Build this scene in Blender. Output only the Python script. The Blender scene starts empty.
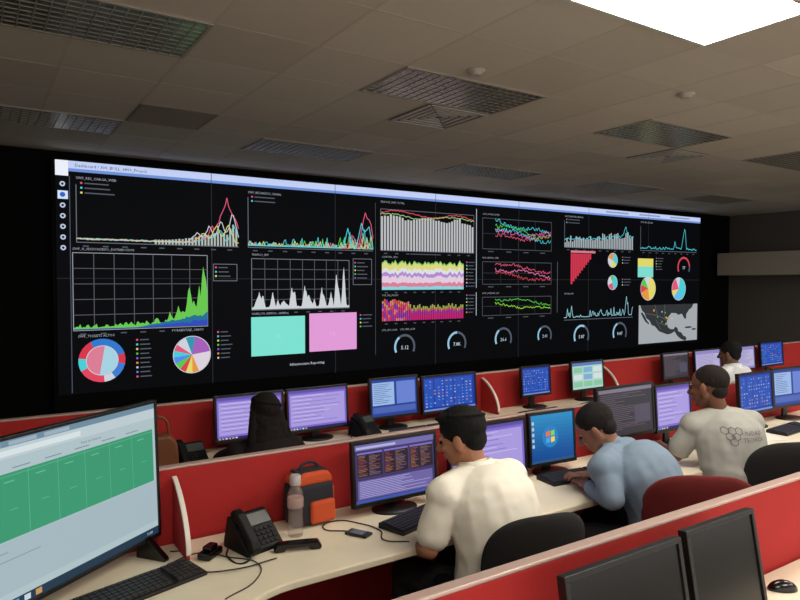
import bpy, bmesh, math, random
from mathutils import Vector, Matrix
from mathutils.bvhtree import BVHTree
R=random.Random(11)
S=bpy.context.scene
COL=S.collection
try: S.view_settings.view_transform='Standard'
except Exception: pass
H=1.85; CEIL=3.205; DESK=.74; D=7.63

# ---------------------------------------------------------------- materials
def lin(c):
    return tuple(((x/12.92) if x<=.04045 else ((x+.055)/1.055)**2.4) for x in c[:3])+(1,)
MATS={}
def mat(name,c=(.5,.5,.5),rough=.6,metal=0,emit=None,es=1,bump=0,bs=200,vary=0,vs=5,trans=0,spec=.5,ior=None,alpha=1):
    if name in MATS: return MATS[name]
    m=bpy.data.materials.new(name); m.use_nodes=True; n=m.node_tree.nodes; l=m.node_tree.links
    p=n['Principled BSDF']; p.inputs['Base Color'].default_value=lin(c)
    p.inputs['Roughness'].default_value=rough; p.inputs['Metallic'].default_value=metal
    p.inputs['Specular IOR Level'].default_value=spec; p.inputs['Alpha'].default_value=alpha
    if ior: p.inputs['IOR'].default_value=ior
    if trans: p.inputs['Transmission Weight'].default_value=trans
    if emit: p.inputs['Emission Color'].default_value=lin(emit); p.inputs['Emission Strength'].default_value=es
    tc=n.new('ShaderNodeTexCoord')
    if vary:
        nz=n.new('ShaderNodeTexNoise'); nz.inputs['Scale'].default_value=vs; nz.inputs['Detail'].default_value=4
        l.new(tc.outputs['Object'],nz.inputs['Vector'])
        rp=n.new('ShaderNodeValToRGB'); a=lin(c)
        rp.color_ramp.elements[0].position=.3; rp.color_ramp.elements[1].position=.7
        rp.color_ramp.elements[0].color=tuple(x*(1-vary) for x in a[:3])+(1,)
        rp.color_ramp.elements[1].color=tuple(min(1,x*(1+vary)) for x in a[:3])+(1,)
        l.new(nz.outputs['Fac'],rp.inputs['Fac']); l.new(rp.outputs['Color'],p.inputs['Base Color'])
    if bump:
        nb=n.new('ShaderNodeTexNoise'); nb.inputs['Scale'].default_value=bs; nb.inputs['Detail'].default_value=3
        l.new(tc.outputs['Object'],nb.inputs['Vector'])
        b=n.new('ShaderNodeBump'); b.inputs['Strength'].default_value=bump; b.inputs['Distance'].default_value=.01
        l.new(nb.outputs['Fac'],b.inputs['Height']); l.new(b.outputs['Normal'],p.inputs['Normal'])
    MATS[name]=m; return m
def colmat(name,emit=True,es=1.0,rough=.35,spec=.2):
    if name in MATS: return MATS[name]
    m=bpy.data.materials.new(name); m.use_nodes=True; n=m.node_tree.nodes; l=m.node_tree.links
    p=n['Principled BSDF']; a=n.new('ShaderNodeVertexColor'); a.layer_name='Col'
    p.inputs['Roughness'].default_value=rough
    if emit:
        p.inputs['Base Color'].default_value=(.01,.01,.012,1); p.inputs['Specular IOR Level'].default_value=spec
        l.new(a.outputs['Color'],p.inputs['Emission Color']); p.inputs['Emission Strength'].default_value=es
    else: l.new(a.outputs['Color'],p.inputs['Base Color'])
    MATS[name]=m; return m
M_red=mat('red_fabric',(.65,.11,.11),.85,bump=.2,bs=500,vary=.04,vs=4)
M_trim=mat('partition_trim',(.72,.62,.59),.4,.1)
M_wtrim=mat('white_trim',(.88,.85,.82),.4)
M_desk=mat('cream_laminate',(.90,.86,.77),.42,vary=.03,vs=8)
M_leg=mat('gray_metal',(.42,.41,.40),.5,.4)
M_blk=mat('black_plastic',(.055,.055,.06),.42,bump=.05,bs=900)
M_gblk=mat('glossy_black',(.02,.02,.022),.2)
M_phone=mat('phone_black',(.03,.03,.033),.55,spec=.25)
M_dkg=mat('dark_gray_plastic',(.16,.16,.17),.5)
M_chair=mat('black_mesh_fabric',(.085,.085,.095),.8,bump=.5,bs=600)
M_maroon=mat('maroon_fabric',(.42,.09,.10),.85,bump=.3,bs=500)
M_white=mat('white_plastic',(.85,.84,.80),.4)
M_scr=colmat('monitor_glow',True,.92)
M_wallscr=colmat('video_wall_glow',True,.95,.6,.05)
M_scroff=mat('off_screen',(.07,.065,.06),.25,spec=.4)

# ---------------------------------------------------------------- helpers
def link(o): COL.objects.link(o); return o
def mk(name,bm,m,parent=None,loc=(0,0,0),rot=(0,0,0),bevel=0,smooth=False,seg=2,sub=0,label=None):
    me=bpy.data.meshes.new(name); bm.normal_update(); bm.to_mesh(me); bm.free()
    for x in (m if isinstance(m,(list,tuple)) else [m]): me.materials.append(x)
    if smooth:
        for p in me.polygons: p.use_smooth=True
    o=link(bpy.data.objects.new(name,me)); o.location=loc; o.rotation_euler=rot
    if bevel:
        b=o.modifiers.new('bevel','BEVEL'); b.width=bevel; b.segments=seg; b.limit_method='ANGLE'
    if sub:
        s=o.modifiers.new('sub','SUBSURF'); s.levels=sub; s.render_levels=sub
    if parent: o.parent=parent
    if label: o['label']=label
    return o
def empty(name,loc,rotz=0,label='',cat='',group=None):
    o=link(bpy.data.objects.new(name,None)); o.location=loc; o.rotation_euler=(0,0,rotz); o.empty_display_size=.1
    return tag(o,label,cat,group)
def tag(o,label,cat,group=None):
    o['label']=label; o['category']=cat
    if group: o['group']=group
    return o
def box(bm,x0,x1,y0,y1,z0,z1,mi=0,M=None):
    v=[bm.verts.new(p) for p in [(x0,y0,z0),(x1,y0,z0),(x1,y1,z0),(x0,y1,z0),(x0,y0,z1),(x1,y0,z1),(x1,y1,z1),(x0,y1,z1)]]
    if M:
        for q in v: q.co=M@q.co
    for f in [(0,3,2,1),(4,5,6,7),(0,1,5,4),(1,2,6,5),(2,3,7,6),(3,0,4,7)]:
        fc=bm.faces.new([v[i] for i in f]); fc.material_index=mi
    return v
def BM(): return bmesh.new()
def boxes(*a):
    bm=BM()
    for b in a: box(bm,*b)
    return bm
def prism(bm,pts,z0,z1,mi=0,axis='z'):
    def P(p,z):
        return (p[0],p[1],z) if axis=='z' else ((z,p[0],p[1]) if axis=='x' else (p[0],z,p[1]))
    a=[bm.verts.new(P(p,z0)) for p in pts]; b=[bm.verts.new(P(p,z1)) for p in pts]
    n=len(pts)
    fs=[bm.faces.new(a),bm.faces.new(b)]
    for i in range(n): fs.append(bm.faces.new((a[i],a[(i+1)%n],b[(i+1)%n],b[i])))
    for f in fs: f.material_index=mi
    bmesh.ops.recalc_face_normals(bm,faces=fs)
def lathe(bm,prof,seg=24,cx=0,cy=0,mi=0):
    rings=[]
    for r,z in prof:
        rings.append([bm.verts.new((cx+r*math.cos(2*math.pi*i/seg),cy+r*math.sin(2*math.pi*i/seg),z)) for i in range(seg)])
    for a,b in zip(rings,rings[1:]):
        for i in range(seg):
            f=bm.faces.new((a[i],a[(i+1)%seg],b[(i+1)%seg],b[i])); f.material_index=mi; f.smooth=True
    f=bm.faces.new(rings[0][::-1]); f.material_index=mi
    f=bm.faces.new(rings[-1]); f.material_index=mi
def tube(name,pts,r,m,parent=None,label=None,cat=None):
    cu=bpy.data.curves.new(name,'CURVE'); cu.dimensions='3D'; cu.bevel_depth=r; cu.bevel_resolution=2; cu.resolution_u=8
    sp=cu.splines.new('BEZIER'); sp.bezier_points.add(len(pts)-1)
    for b,p in zip(sp.bezier_points,pts):
        b.co=p; b.handle_left_type=b.handle_right_type='AUTO'
    t=bpy.data.objects.new(name,cu); COL.objects.link(t)
    bpy.context.view_layer.update()
    me=bpy.data.meshes.new_from_object(t.evaluated_get(bpy.context.evaluated_depsgraph_get()))
    bpy.data.objects.remove(t); me.materials.clear(); me.materials.append(m)
    for p in me.polygons: p.use_smooth=True
    o=link(bpy.data.objects.new(name,me))
    if parent: o.parent=parent
    if label: tag(o,label,cat)
    return o
def clone(root,loc,rotz=None):
    n=root.copy(); COL.objects.link(n); n.location=loc
    if rotz is not None: n.rotation_euler=(0,0,rotz)
    def rec(s,d):
        for c in s.children:
            k=c.copy(); k.parent=d; COL.objects.link(k); rec(c,k)
    rec(root,n); return n

# ---------------------------------------------------------------- canvas for flat screen pictures
TXT={}
def txt(st):
    if st in TXT: return TXT[st]
    cu=bpy.data.curves.new('t','FONT'); cu.body=st; cu.size=1; cu.resolution_u=1
    o=bpy.data.objects.new('t',cu); COL.objects.link(o)
    bpy.context.view_layer.update()
    me=bpy.data.meshes.new_from_object(o.evaluated_get(bpy.context.evaluated_depsgraph_get()))
    vs=[(v.co.x,v.co.y) for v in me.vertices]; fs=[tuple(p.vertices) for p in me.polygons]
    bpy.data.objects.remove(o); bpy.data.meshes.remove(me)
    w=max([v[0] for v in vs] or [0])
    TXT[st]=(vs,fs,w); return TXT[st]
class Cv:
    def __init__(s,step=.0006): s.v=[];s.f=[];s.c=[];s.step=step
    def poly(s,pts,c,l=1):
        b=len(s.v); s.v+=[(p[0],-l*s.step,p[1]) for p in pts]; s.f.append(tuple(range(b,b+len(pts)))); s.c.append(c)
    def rect(s,x0,z0,x1,z1,c,l=1): s.poly([(x0,z0),(x1,z0),(x1,z1),(x0,z1)],c,l)
    def line(s,pts,w,c,l=2):
        for (a,b),(e,f) in zip(pts,pts[1:]):
            dx,dz=e-a,f-b; n=math.hypot(dx,dz) or 1; px,pz=-dz/n*w/2,dx/n*w/2; ex,ez=dx/n*w/4,dz/n*w/4
            s.poly([(a-ex-px,b-ez-pz),(e+ex-px,f+ez-pz),(e+ex+px,f+ez+pz),(a-ex+px,b-ez+pz)],c,l)
    def frame(s,x0,z0,x1,z1,w,c,l=2): s.line([(x0,z0),(x1,z0),(x1,z1),(x0,z1),(x0,z0)],w,c,l)
    def area(s,pts,base,c,l=1):
        for (a,b),(e,f) in zip(pts,pts[1:]):
            s.poly([(a,base),(e,base),(e,f),(a,b)],c,l)
    def wedge(s,cx,cz,r0,r1,a0,a1,c,l=1,n=None):
        n=n or max(2,int(abs(a1-a0)/.2))
        for i in range(n):
            p=a0+(a1-a0)*i/n; q=a0+(a1-a0)*(i+1)/n
            s.poly([(cx+r0*math.cos(p),cz+r0*math.sin(p)),(cx+r1*math.cos(p),cz+r1*math.sin(p)),
                    (cx+r1*math.cos(q),cz+r1*math.sin(q)),(cx+r0*math.cos(q),cz+r0*math.sin(q))],c,l)
    def text(s,st,x,z,size,c,l=3,center=False):
        vs,fs,w=txt(st); b=len(s.v); o=-w*size/2 if center else 0
        s.v+=[(x+o+p[0]*size,-l*s.step,z+p[1]*size) for p in vs]
        for f in fs: s.f.append(tuple(b+i for i in f)); s.c.append(c)
    def build(s,name,m,parent,loc,rot=(0,0,0)):
        me=bpy.data.meshes.new(name); me.from_pydata(s.v,[],s.f); me.materials.append(m)
        a=me.color_attributes.new('Col','FLOAT_COLOR','CORNER')
        buf=[]
        for f,c in zip(s.f,s.c): buf+=list(lin(c))*len(f)
        a.data.foreach_set('color',buf)
        o=link(bpy.data.objects.new(name,me)); o.parent=parent; o.location=loc; o.rotation_euler=rot
        return o

# ================================================================= ROOM
def struct(name,bm,m,**k):
    o=mk(name,bm,m,**k); o['kind']='structure'; return o
X0,X1,Y0,Y1=-3.2,13.1,-3.4,D
M_floor=mat('carpet',(.32,.30,.29),.95,bump=.6,bs=300,vary=.25,vs=20)
M_wblk=mat('black_wall',(.045,.04,.04),.9,vary=.1,spec=.1)
M_wall=mat('beige_wall',(.66,.62,.57),.8,bump=.1,bs=80)
M_wdk=mat('taupe_wall',(.36,.33,.31),.8)
struct('floor',boxes((X0,X1,Y0,Y1,-.1,0)),M_floor)
struct('wall_back',boxes((X0-.1,X1+.1,Y1,Y1+.15,0,CEIL)),M_wblk)
struct('wall_right',boxes((X1,X1+.15,Y0,Y1,0,CEIL)),M_wdk)
struct('wall_left',boxes((X0-.15,X0,Y0,Y1,0,CEIL)),M_wall)
struct('trim_1',boxes((12.45,X1,3.2,7.5,1.98,2.42)),mat('soffit',(.62,.58,.53),.7),bevel=.01)
# ceiling with tiles
mc=bpy.data.materials.new('ceiling_tile'); mc.use_nodes=True
n=mc.node_tree.nodes; l=mc.node_tree.links; p=n['Principled BSDF']; p.inputs['Roughness'].default_value=.95
tc=n.new('ShaderNodeTexCoord'); sc=n.new('ShaderNodeVectorMath'); sc.operation='SUBTRACT'; sc.inputs[1].default_value=(2.30,2.22,0)
dv=n.new('ShaderNodeVectorMath'); dv.operation='DIVIDE'; dv.inputs[1].default_value=(.61,.61,1)
fl=n.new('ShaderNodeVectorMath'); fl.operation='FLOOR'
wn=n.new('ShaderNodeTexWhiteNoise'); nz=n.new('ShaderNodeTexNoise'); nz.inputs['Scale'].default_value=60; nz.inputs['Detail'].default_value=6
rp=n.new('ShaderNodeValToRGB'); rp.color_ramp.elements[0].color=lin((.81,.77,.70)); rp.color_ramp.elements[1].color=lin((.87,.83,.76))
mx=n.new('ShaderNodeMix'); mx.data_type='RGBA'; mx.blend_type='MULTIPLY'; mx.inputs[0].default_value=.08
l.new(tc.outputs['Object'],sc.inputs[0]); l.new(sc.outputs[0],dv.inputs[0]); l.new(dv.outputs[0],fl.inputs[0]); l.new(fl.outputs[0],wn.inputs['Vector'])
l.new(wn.outputs['Value'],rp.inputs['Fac']); l.new(tc.outputs['Object'],nz.inputs['Vector'])
l.new(rp.outputs['Color'],mx.inputs[6]); l.new(nz.outputs['Color'],mx.inputs[7]); l.new(mx.outputs[2],p.inputs['Base Color'])
bm=BM(); box(bm,X0,X1,Y0,Y1,CEIL,CEIL+.1,0)
x=2.30-.61*9
while x<X1:
    if x>X0: box(bm,x-.009,x+.009,Y0,Y1,CEIL-.0012,CEIL+.01,1)
    x+=.61
y=2.22-.61*9
while y<Y1:
    if y>Y0: box(bm,X0,X1,y-.009,y+.009,CEIL-.0012,CEIL+.01,1)
    y+=.61
struct('ceiling',bm,[mc,mat('tbar',(.80,.76,.69),.8)])

# ceiling fixtures
ZF=CEIL-.002
def troffer(x,y,lit):
    e=empty('ceiling_light',(x,y,ZF),0,
      'lit rectangular ceiling panel with bright white lens' if lit else 'switched-off recessed ceiling light with dark gridded louver','ceiling light',
      'lit ceiling panels' if lit else 'unlit ceiling fixtures')
    bm=boxes((0,1.22,0,.02,-.008,0),(0,1.22,.59,.61,-.008,0),(0,.02,.02,.59,-.008,0),(1.20,1.22,.02,.59,-.008,0))
    mk('frame',bm,mat('fixture_frame',(.64,.61,.55),.5) if not lit else M_white,e)
    if lit:
        mk('lens',boxes((.02,1.20,.02,.59,-.006,0)),mat('lit_lens',(1,1,1),.5,emit=(1,.97,.91),es=20),e)
    else:
        mk('reflector',boxes((.02,1.20,.02,.59,-.004,0)),mat('fixture_reflector',(.58,.57,.54),.22,.6,vary=.22,vs=6,bump=.12,bs=12),e)
        bm=BM()
        for i in range(1,9): box(bm,.02,1.20,.02+i*.0633-.0028,.02+i*.0633+.0028,-.0066,-.003)
        for i in range(1,18): box(bm,.02+i*.0655-.0028,.02+i*.0655+.0028,.02,.59,-.0066,-.003)
        mk('louver',bm,mat('louver',(.62,.60,.55),.45,.2),e)
    return e
off=troffer(-.14,3.44,False)
for (x,y) in [(-.14,5.88),(2.30,3.44),(2.30,5.88),(4.74,3.44),(4.74,5.88),(7.18,3.44),(7.18,5.88),(9.62,3.44),(9.62,5.88)]:
    clone(off,(x,y,ZF))
on=troffer(2.30,1.61,True)
for (x,y) in [(4.74,1.2),(7.18,1.2),(9.62,1.2),(-.14,-.83),(2.30,-.83),(4.74,-.83)]:  # lit panels out of view; the right-hand row added to brighten the room
    clone(on,(x,y,ZF))
def diffuser(x,y,dark):
    e=empty('air_vent',(x+.305,y+.305,ZF),0,'square metal air vent with concentric louvers set in the ceiling' if not dark else 'brown square perforated return air panel in the ceiling','air vent')
    bm=BM()
    if dark:
        for s in (-1,1): box(bm,-.3,.3,s*.29-.01,s*.29+.01,-.006,0); box(bm,s*.29-.01,s*.29+.01,-.28,.28,-.006,0)
        for i in range(-9,10): box(bm,-.28,.28,i*.03-.002,i*.03+.002,-.005,-.002)
        mk('blades',bm,mat('vent_dark',(.54,.50,.44),.7),e)
        mk('back_plate',boxes((-.3,.3,-.3,.3,-.003,0)),mat('vent_back_brown',(.50,.46,.40),.8),e); return
    for k,a in enumerate([.28,.22,.16,.10,.05]):
        z=-.014+.002*k
        for s in (-1,1):
            box(bm,-a,a,s*a-.018,s*a+.018,z,z+.006); box(bm,s*a-.018,s*a+.018,-a,a,z,z+.006)
    mk('blades',bm,mat('vent_light',(.76,.74,.70),.5),e)
    mk('back_plate',boxes((-.3,.3,-.3,.3,-.003,0)),mat('vent_back',(.40,.38,.35),.7),e)
diffuser(2.91,4.05,False); diffuser(5.96,4.05,False); diffuser(1.08,5.27,True)
def detector(x,y):
    bm=BM(); lathe(bm,[(.02,-.035),(.04,-.032),(.045,-.016),(.06,-.014),(.06,0)],24)
    tag(mk('smoke_detector',bm,mat('detector_beige',(.74,.70,.64),.6),None,(x,y,CEIL)),'round off-white smoke detector on the ceiling','smoke detector','ceiling detectors')
detector(2.71,3.27); detector(4.31,2.85)

# ================================================================= VIDEO WALL
VX,VZ,VW,VH=.71,.68,11.16,2.415
vw=empty('video_wall',(VX,D,VZ),0,'wide black video wall of tiled screens showing a dashboard of charts','video wall')
mk('cabinet',boxes((-.03,VW+.03,-.10,-.004,-.10,VH+.03),(-.03,VW+.03,-.10,-.004,-VZ,-.10)),mat('video_cabinet',(.03,.03,.033),.7,spec=.1),vw)
pw,ph=VW/7,VH/2
for i in range(7):
    for j in range(2):
        mk('screen_panel',boxes((i*pw+.003,(i+1)*pw-.003,-.125,-.101,j*ph+.003,(j+1)*ph-.003)),mat('panel_black',(.012,.012,.015),.6,emit=(.045,.05,.065),es=.7,spec=.06),vw)
c=Cv(.0008)
WH=(.82,.84,.88);GR=(.42,.45,.49);DG=(.25,.27,.3)
CY=(.3,.82,.86);PK=(.90,.35,.48);YL=(.90,.86,.42);GN=(.35,.80,.3);PU=(.6,.35,.85);BL=(.35,.55,.95);OR=(.92,.6,.28);RD=(.85,.28,.33)
T=lambda t:t*VH
for i in range(1,7): c.line([(i*pw,0),(i*pw,T(.948))],.008,(.17,.18,.20),1)
c.line([(0,ph),(VW,ph)],.008,(.15,.16,.18),1)
# header
c.rect(0,T(.968),VW,VH,(.78,.83,.98),1)
c.rect(0,T(.955),VW,T(.968),(.45,.58,.86),1)
for i in range(1,7): c.rect(i*pw-.004,T(.955),i*pw+.004,VH,(.3,.33,.42),2)
c.rect(.0,T(.935),.12,T(1),(.95,.96,1),2)
c.text('Dashboard / 300_BULL_6800_Project',.18,T(.976),.046,(.1,.15,.3))
for i in range(3): c.rect(8.4+i*.9,T(.978),9.0+i*.9,T(.988),(.55,.6,.75),2)
c.line([(.13,0.02),(.13,T(.935))],.008,(.3,.33,.4),2)
for i in range(7):
    z=T(.90-.045*i)
    if i==1: c.rect(.02,z-.045,.115,z+.04,(.85,.9,1),2); c.wedge(.065,z,0,.025,0,6.28,(.2,.4,.8),3)
    else: c.wedge(.065,z,.012,.026,0,6.28,(.75,.8,.9),2)
def title(x,t,st,sz=.04): c.text(st,x,T(t),sz*.82,(.62,.64,.68),3)
def ticks(x0,x1,t,nn=9):
    for i in range(nn): c.rect(x0+(x1-x0)*(i+.3)/nn,T(t)-.045,x0+(x1-x0)*(i+.6)/nn,T(t)-.032,(.32,.34,.38),2)
def axes(x0,x1,t0,t1,nx,nz,col=DG,border=GR,w=.007):
    for i in range(nx+1): xx=x0+(x1-x0)*i/nx; c.line([(xx,T(t0)),(xx,T(t1))],w,border if i in(0,nx) else col,1)
    for i in range(nz+1): z=T(t0+(t1-t0)*i/nz); c.line([(x0,z),(x1,z)],w,border if i in(0,nz) else col,1)
    ticks(x0,x1,t0,nx)
def legend(x,t,n=3,dx=.25,cols=(PK,CY,YL,GN,PU,OR,WH,BL)):
    for i in range(n):
        z=T(t)-i*.05; c.rect(x,z,x+.02,z+.02,cols[i%len(cols)],2); c.rect(x+.04,z+.003,x+.04+dx*R.uniform(.6,1),z+.015,(.34,.36,.40),2)
def series(x0,x1,t0,t1,n,f):
    return [(x0+(x1-x0)*i/(n-1),T(t0+(t1-t0)*max(0,min(1,f(i/(n-1)))))) for i in range(n)]
def spk(x,cs): return sum(a*max(0,1-abs(x-b)/w) for b,a,w in cs)
X=lambda v:v-VX
# col 1 row 1
x0,x1=X(.90),X(2.62); c.line([(x0,T(.655)),(x1,T(.655))],.008,GR,1); title(x0,.925,'SWF_RES_CARGA_WEB',.045); legend(x0+.04,.905,3,.3); ticks(x0,x1,.655)
c.line([(x0,T(.655)),(x0,T(.90))],.008,GR,2)
for pts,col in [([(.74,.12,.06),(.82,.35,.05),(.87,.45,.04),(.92,1.0,.055),(.98,.55,.05)],PK),([(.72,.2,.06),(.80,.35,.05),(.88,.5,.05),(.96,.7,.05)],WH),
                ([(.76,.2,.06),(.85,.40,.05),(.93,.4,.05)],YL),([(.79,.15,.06),(.87,.3,.05),(.97,.4,.05)],CY)]:
    c.line(series(x0,x1,.66,.90,90,lambda u:.03+.9*spk(u,pts)+R.uniform(0,.025)+.03*(u>.7)*R.random()),.009,col,3)
for i in range(26):
    xx=x0+(x1-x0)*(.45+.55*i/26); h=.02+.10*(i/26)**2*R.uniform(.4,1); c.rect(xx,T(.657),xx+.022,T(.657+h),(.72,.75,.72),2)
# col 1 row 2 green area
x0,x1=X(.86),X(2.25); axes(x0,x1,.275,.61,7,5,(.36,.37,.39),(.62,.64,.67)); title(x0,.622,'SWF_X_SESSION/SESIO_DISTRIBUCION',.042)
gp=series(x0,x1,.278,.60,90,lambda u:.02+.07*max(0,(u-.25))+.22*max(0,u-.66)/.34+spk(u,[(.60,.05,.03),(.70,.10,.02),(.76,.16,.02),(.80,.08,.015),(.85,.40,.03),(.89,.12,.02),(.93,.34,.018),(.965,.62,.025),(.99,.35,.02)])+R.uniform(0,.06))
c.area(gp,T(.278),(.42,.80,.32),2)
c.area(series(x0,x1,.278,.60,70,lambda u:.01+.18*max(0,u-.45)*2*R.uniform(.7,1)),T(.278),(.15,.45,.6),3)
c.area(series(x0,x1,.278,.60,70,lambda u:.01+.10*max(0,u-.5)*2*R.uniform(.5,1)),T(.278),(.2,.3,.75),4)
c.frame(X(2.32),T(.49),X(2.6),T(.57),.008,GR); legend(X(2.34),.55,3,.18)
# pies
def pie(cx,cz,r,segs,ring=None,l=2):
    a=1.4; tot=sum(s for s,_ in segs)
    for s,col in segs:
        b=a-2*math.pi*s/tot; c.wedge(cx,cz,0,r,a,b,col,l); a=b
    c.wedge(cx,cz,r,r+.008,0,6.29,WH,l)
def donut(cx,cz,r):
    pie(cx,cz,r*.66,[(6,(.66,.84,.90)),(6,(.88,.50,.60))])
    a=0.3
    for s,col in [(1.8,(.2,.48,.82)),(.9,(.86,.22,.30)),(.6,CY),(1.2,(.90,.28,.38)),(.5,WH),(.78,(.25,.5,.85)),(.5,(.86,.22,.30))]:
        c.wedge(cx,cz,r*.70,r,a,a+s,col,3); a+=s
title(X(.90),.245,'SWF_TICKETS ALTOS',.045)
donut(X(1.13),1.02-VZ,.23); legend(X(1.47),.22,9,.14)
title(X(1.85),.255,'PORCENTAJE_CASOS',.045)
pie(X(2.07),1.025-VZ,.205,[(3.4,(.66,.38,.74)),(3.6,(.88,.84,.88)),(1,OR),(1,YL),(1,RD),(1,GN),(1,BL),(1,CY),(1,PK),(1.6,WH),(1.4,(.2,.6,.7))]); legend(X(2.36),.24,7,.14)
# col 2 row 1
x0,x1=X(2.74),X(4.46); c.line([(x0,T(.90)),(x0,T(.655)),(x1,T(.655))],.008,GR,1); title(x0,.92,'SWF_RECHAZOS_CANAL',.045); legend(x0+.04,.90,2,.3); ticks(x0,x1,.655)
for k,(cc,am) in enumerate([(WH,.22),(PK,.3),(YL,.4),(GN,.45),(CY,.55)]):
    c.line(series(x0,x1,.66,.88,110,lambda u:.02+am*R.random()**3*(.25+u*u*.75)),.008,cc,3)
c.line(series(x0,x1,.66,.90,60,lambda u:.02+spk(u,[(.82,.35,.04),(.93,.85,.06),(.98,.5,.04)])),.011,PK,4)
c.line(series(x0,x1,.66,.90,60,lambda u:.02+spk(u,[(.78,.45,.04),(.90,.6,.05),(.96,.6,.04)])),.011,CY,4)
# col 2 row 2
x0,x1=X(2.78),X(4.10); axes(x0,x1,.345,.60,8,5,(.36,.38,.41),(.5,.52,.55)); title(x0,.615,'TRAFICO_BW',.042)
c.area(series(x0,x1,.348,.60,200,lambda u:.03+.03*R.random()+R.uniform(.85,1.05)*spk(u,[(.07,.30,.05),(.11,.2,.02),(.2,.3,.03),(.25,.15,.02),(.31,.12,.05),(.39,.4,.03),(.42,.35,.02),(.52,.4,.03),(.56,.25,.05),(.62,.15,.02),(.7,.4,.03),(.73,.2,.02),(.86,.75,.03),(.89,.3,.02),(.94,.9,.03),(.8,.3,.03)])),T(.348),(.82,.84,.86),2)
c.frame(X(4.16),T(.47),X(4.44),T(.61),.008,GR); legend(X(4.18),.585,5,.18)
title(X(2.78),.322,'NIVEL_LTM_SERVICIO_GENERAL',.04)
c.rect(X(2.77),T(.115),X(3.47),T(.31),(.50,.90,.84),2); c.rect(X(3.53),T(.12),X(4.21),T(.32),(.90,.62,.86),2)
for i in range(2): c.text('OK',X(3.05+.75*i),T(.2),.07,(.60,.93,.88) if not i else (.93,.70,.89),3)
c.text('Infrastructure Reporting',X(3.5),T(.055),.048,WH,3,True)
legend(X(4.26),.30,4,.15)
c.line([(X(4.50),T(.08)),(X(4.50),T(.92))],.006,(.3,.32,.36),2)
# col 3
x0,x1=X(4.58),X(6.19); title(x0,.925,'SESSIONS_NAT_TOTAL',.045); axes(x0,x1,.66,.89,1,1,DG,GR); ticks(x0,x1,.66)
for i in range(34):
    xx=x0+(x1-x0)*i/34; h=.18+.012*math.sin(i*.5)+.01*R.random(); h*=1-.10*(i>28)
    c.rect(xx+.006,T(.662),xx+.038,T(.662+h),(.76,.77,.78),2)
c.line(series(x0,x1,.66,.90,60,lambda u:.88+.06*math.sin(u*9)+R.uniform(-.02,.02)-.1*(u>.8)*(u-.8)*5),.012,RD,3)
c.line(series(x0,x1,.66,.90,60,lambda u:.82+.04*math.sin(u*9+1)+R.uniform(-.02,.02)),.010,(.6,.8,.5),3)
x0,x1=X(4.6),X(6.0); title(x0,.62,'CONSUMO_APN',.04)
base=[T(.44)]*60
for th,cc in [(.018,(.55,.85,.88)),(.022,(.88,.5,.62)),(.035,(.90,.82,.88)),(.020,(.72,.55,.85)),(.022,(.88,.90,.90)),(.030,(.88,.86,.50)),(.008,(.45,.78,.4))]:
    xs=[x0+(x1-x0)*i/59 for i in range(60)]; nb=[b+T(th)*R.uniform(.8,1.2) for b in base]
    for i in range(59): c.poly([(xs[i],base[i]),(xs[i+1],base[i+1]),(xs[i+1],nb[i+1]),(xs[i],nb[i])],cc,2)
    base=nb
ticks(x0,x1,.44)
legend(X(6.05),.60,8,.14)
title(x0,.405,'TOP_URL_PROXY',.04)
for i in range(44):
    xx=x0+(x1-x0)*i/44
    hh=(.10 if i<14 else .062)+.03*R.random()
    z=.265
    cols=[((.80,.20,.50),.3),((.55,.25,.68),.25),((.85,.35,.28),.2),((.85,.6,.35),.12),((.88,.45,.65),.13)] if i<14 else [((.80,.15,.48),.45),((.62,.22,.66),.2),((.85,.35,.30),.15),((.60,.68,.35),.2)]
    if i<14: R.shuffle(cols)
    for cc,f in cols:
        c.rect(xx+.003,T(z),xx+.027,T(z+hh*f),cc,2); z+=hh*f
ticks(x0,x1,.265); legend(X(6.05),.40,6,.14)
def gauge(cx,t,r,st,frac=.35,col=(.6,.8,.9)):
    cz=T(t); c.wedge(cx,cz,r*.82,r,math.pi*1.15,-math.pi*.15,(.32,.36,.42),2,16)
    c.wedge(cx,cz,r*.82,r,math.pi*1.15,math.pi*(1.15-1.3*frac),col,3,10)
    c.text(st,cx,cz-r*.2,r*.42,(.78,.88,.94),3,True)
title(X(4.6),.21,'LTM_CPU_LOAD     LTM_MEM_LOAD',.04)
gauge(X(4.97),.115,.175,'5.12'); gauge(X(5.88),.115,.175,'7.8K',.5)
# col 4
def noisy(x0,x1,t0,t1,cols,n=60,w=.009):
    for k,cc in enumerate(cols):
        ph=R.random()*6; b=.92-.62*k/len(cols)
        c.line(series(x0,x1,t0,t1,n,lambda u:b-.35*u*(k<3)+.07*math.sin(u*7+ph)+R.uniform(-.07,.07)),w,cc,3+k%3)
for t0,t1,cols,st in [(.69,.88,[CY,GN,CY,(.9,.4,.7),PK],'GLUP_SIGNALS_BYTES'),(.47,.61,[PK,(.95,.5,.7),RD],'BULP_GRAFICO_WIFI'),(.275,.39,[GN,(.6,.9,.2)],'BULP_GATEWAY_CPU')]:
    x0,x1=X(6.36),X(7.8); axes(x0,x1,t0,t1,4,2,(.2,.22,.25),(.35,.37,.4)); title(x0,t1+.02,st,.04); noisy(x0+.25,x1-.02,t0,t1,cols)
c.line([(X(6.24),T(.45)),(X(6.24),T(.93))],.012,(.7,.75,.8),2); c.line([(X(6.24),T(.28)),(X(6.24),T(.42))],.012,(.7,.75,.8),2)
c.line([(X(7.94),T(.28)),(X(7.94),T(.62))],.008,(.4,.43,.46),2)
gauge(X(6.78),.125,.175,'26.6'); gauge(X(7.66),.13,.16,'2.01')
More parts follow.
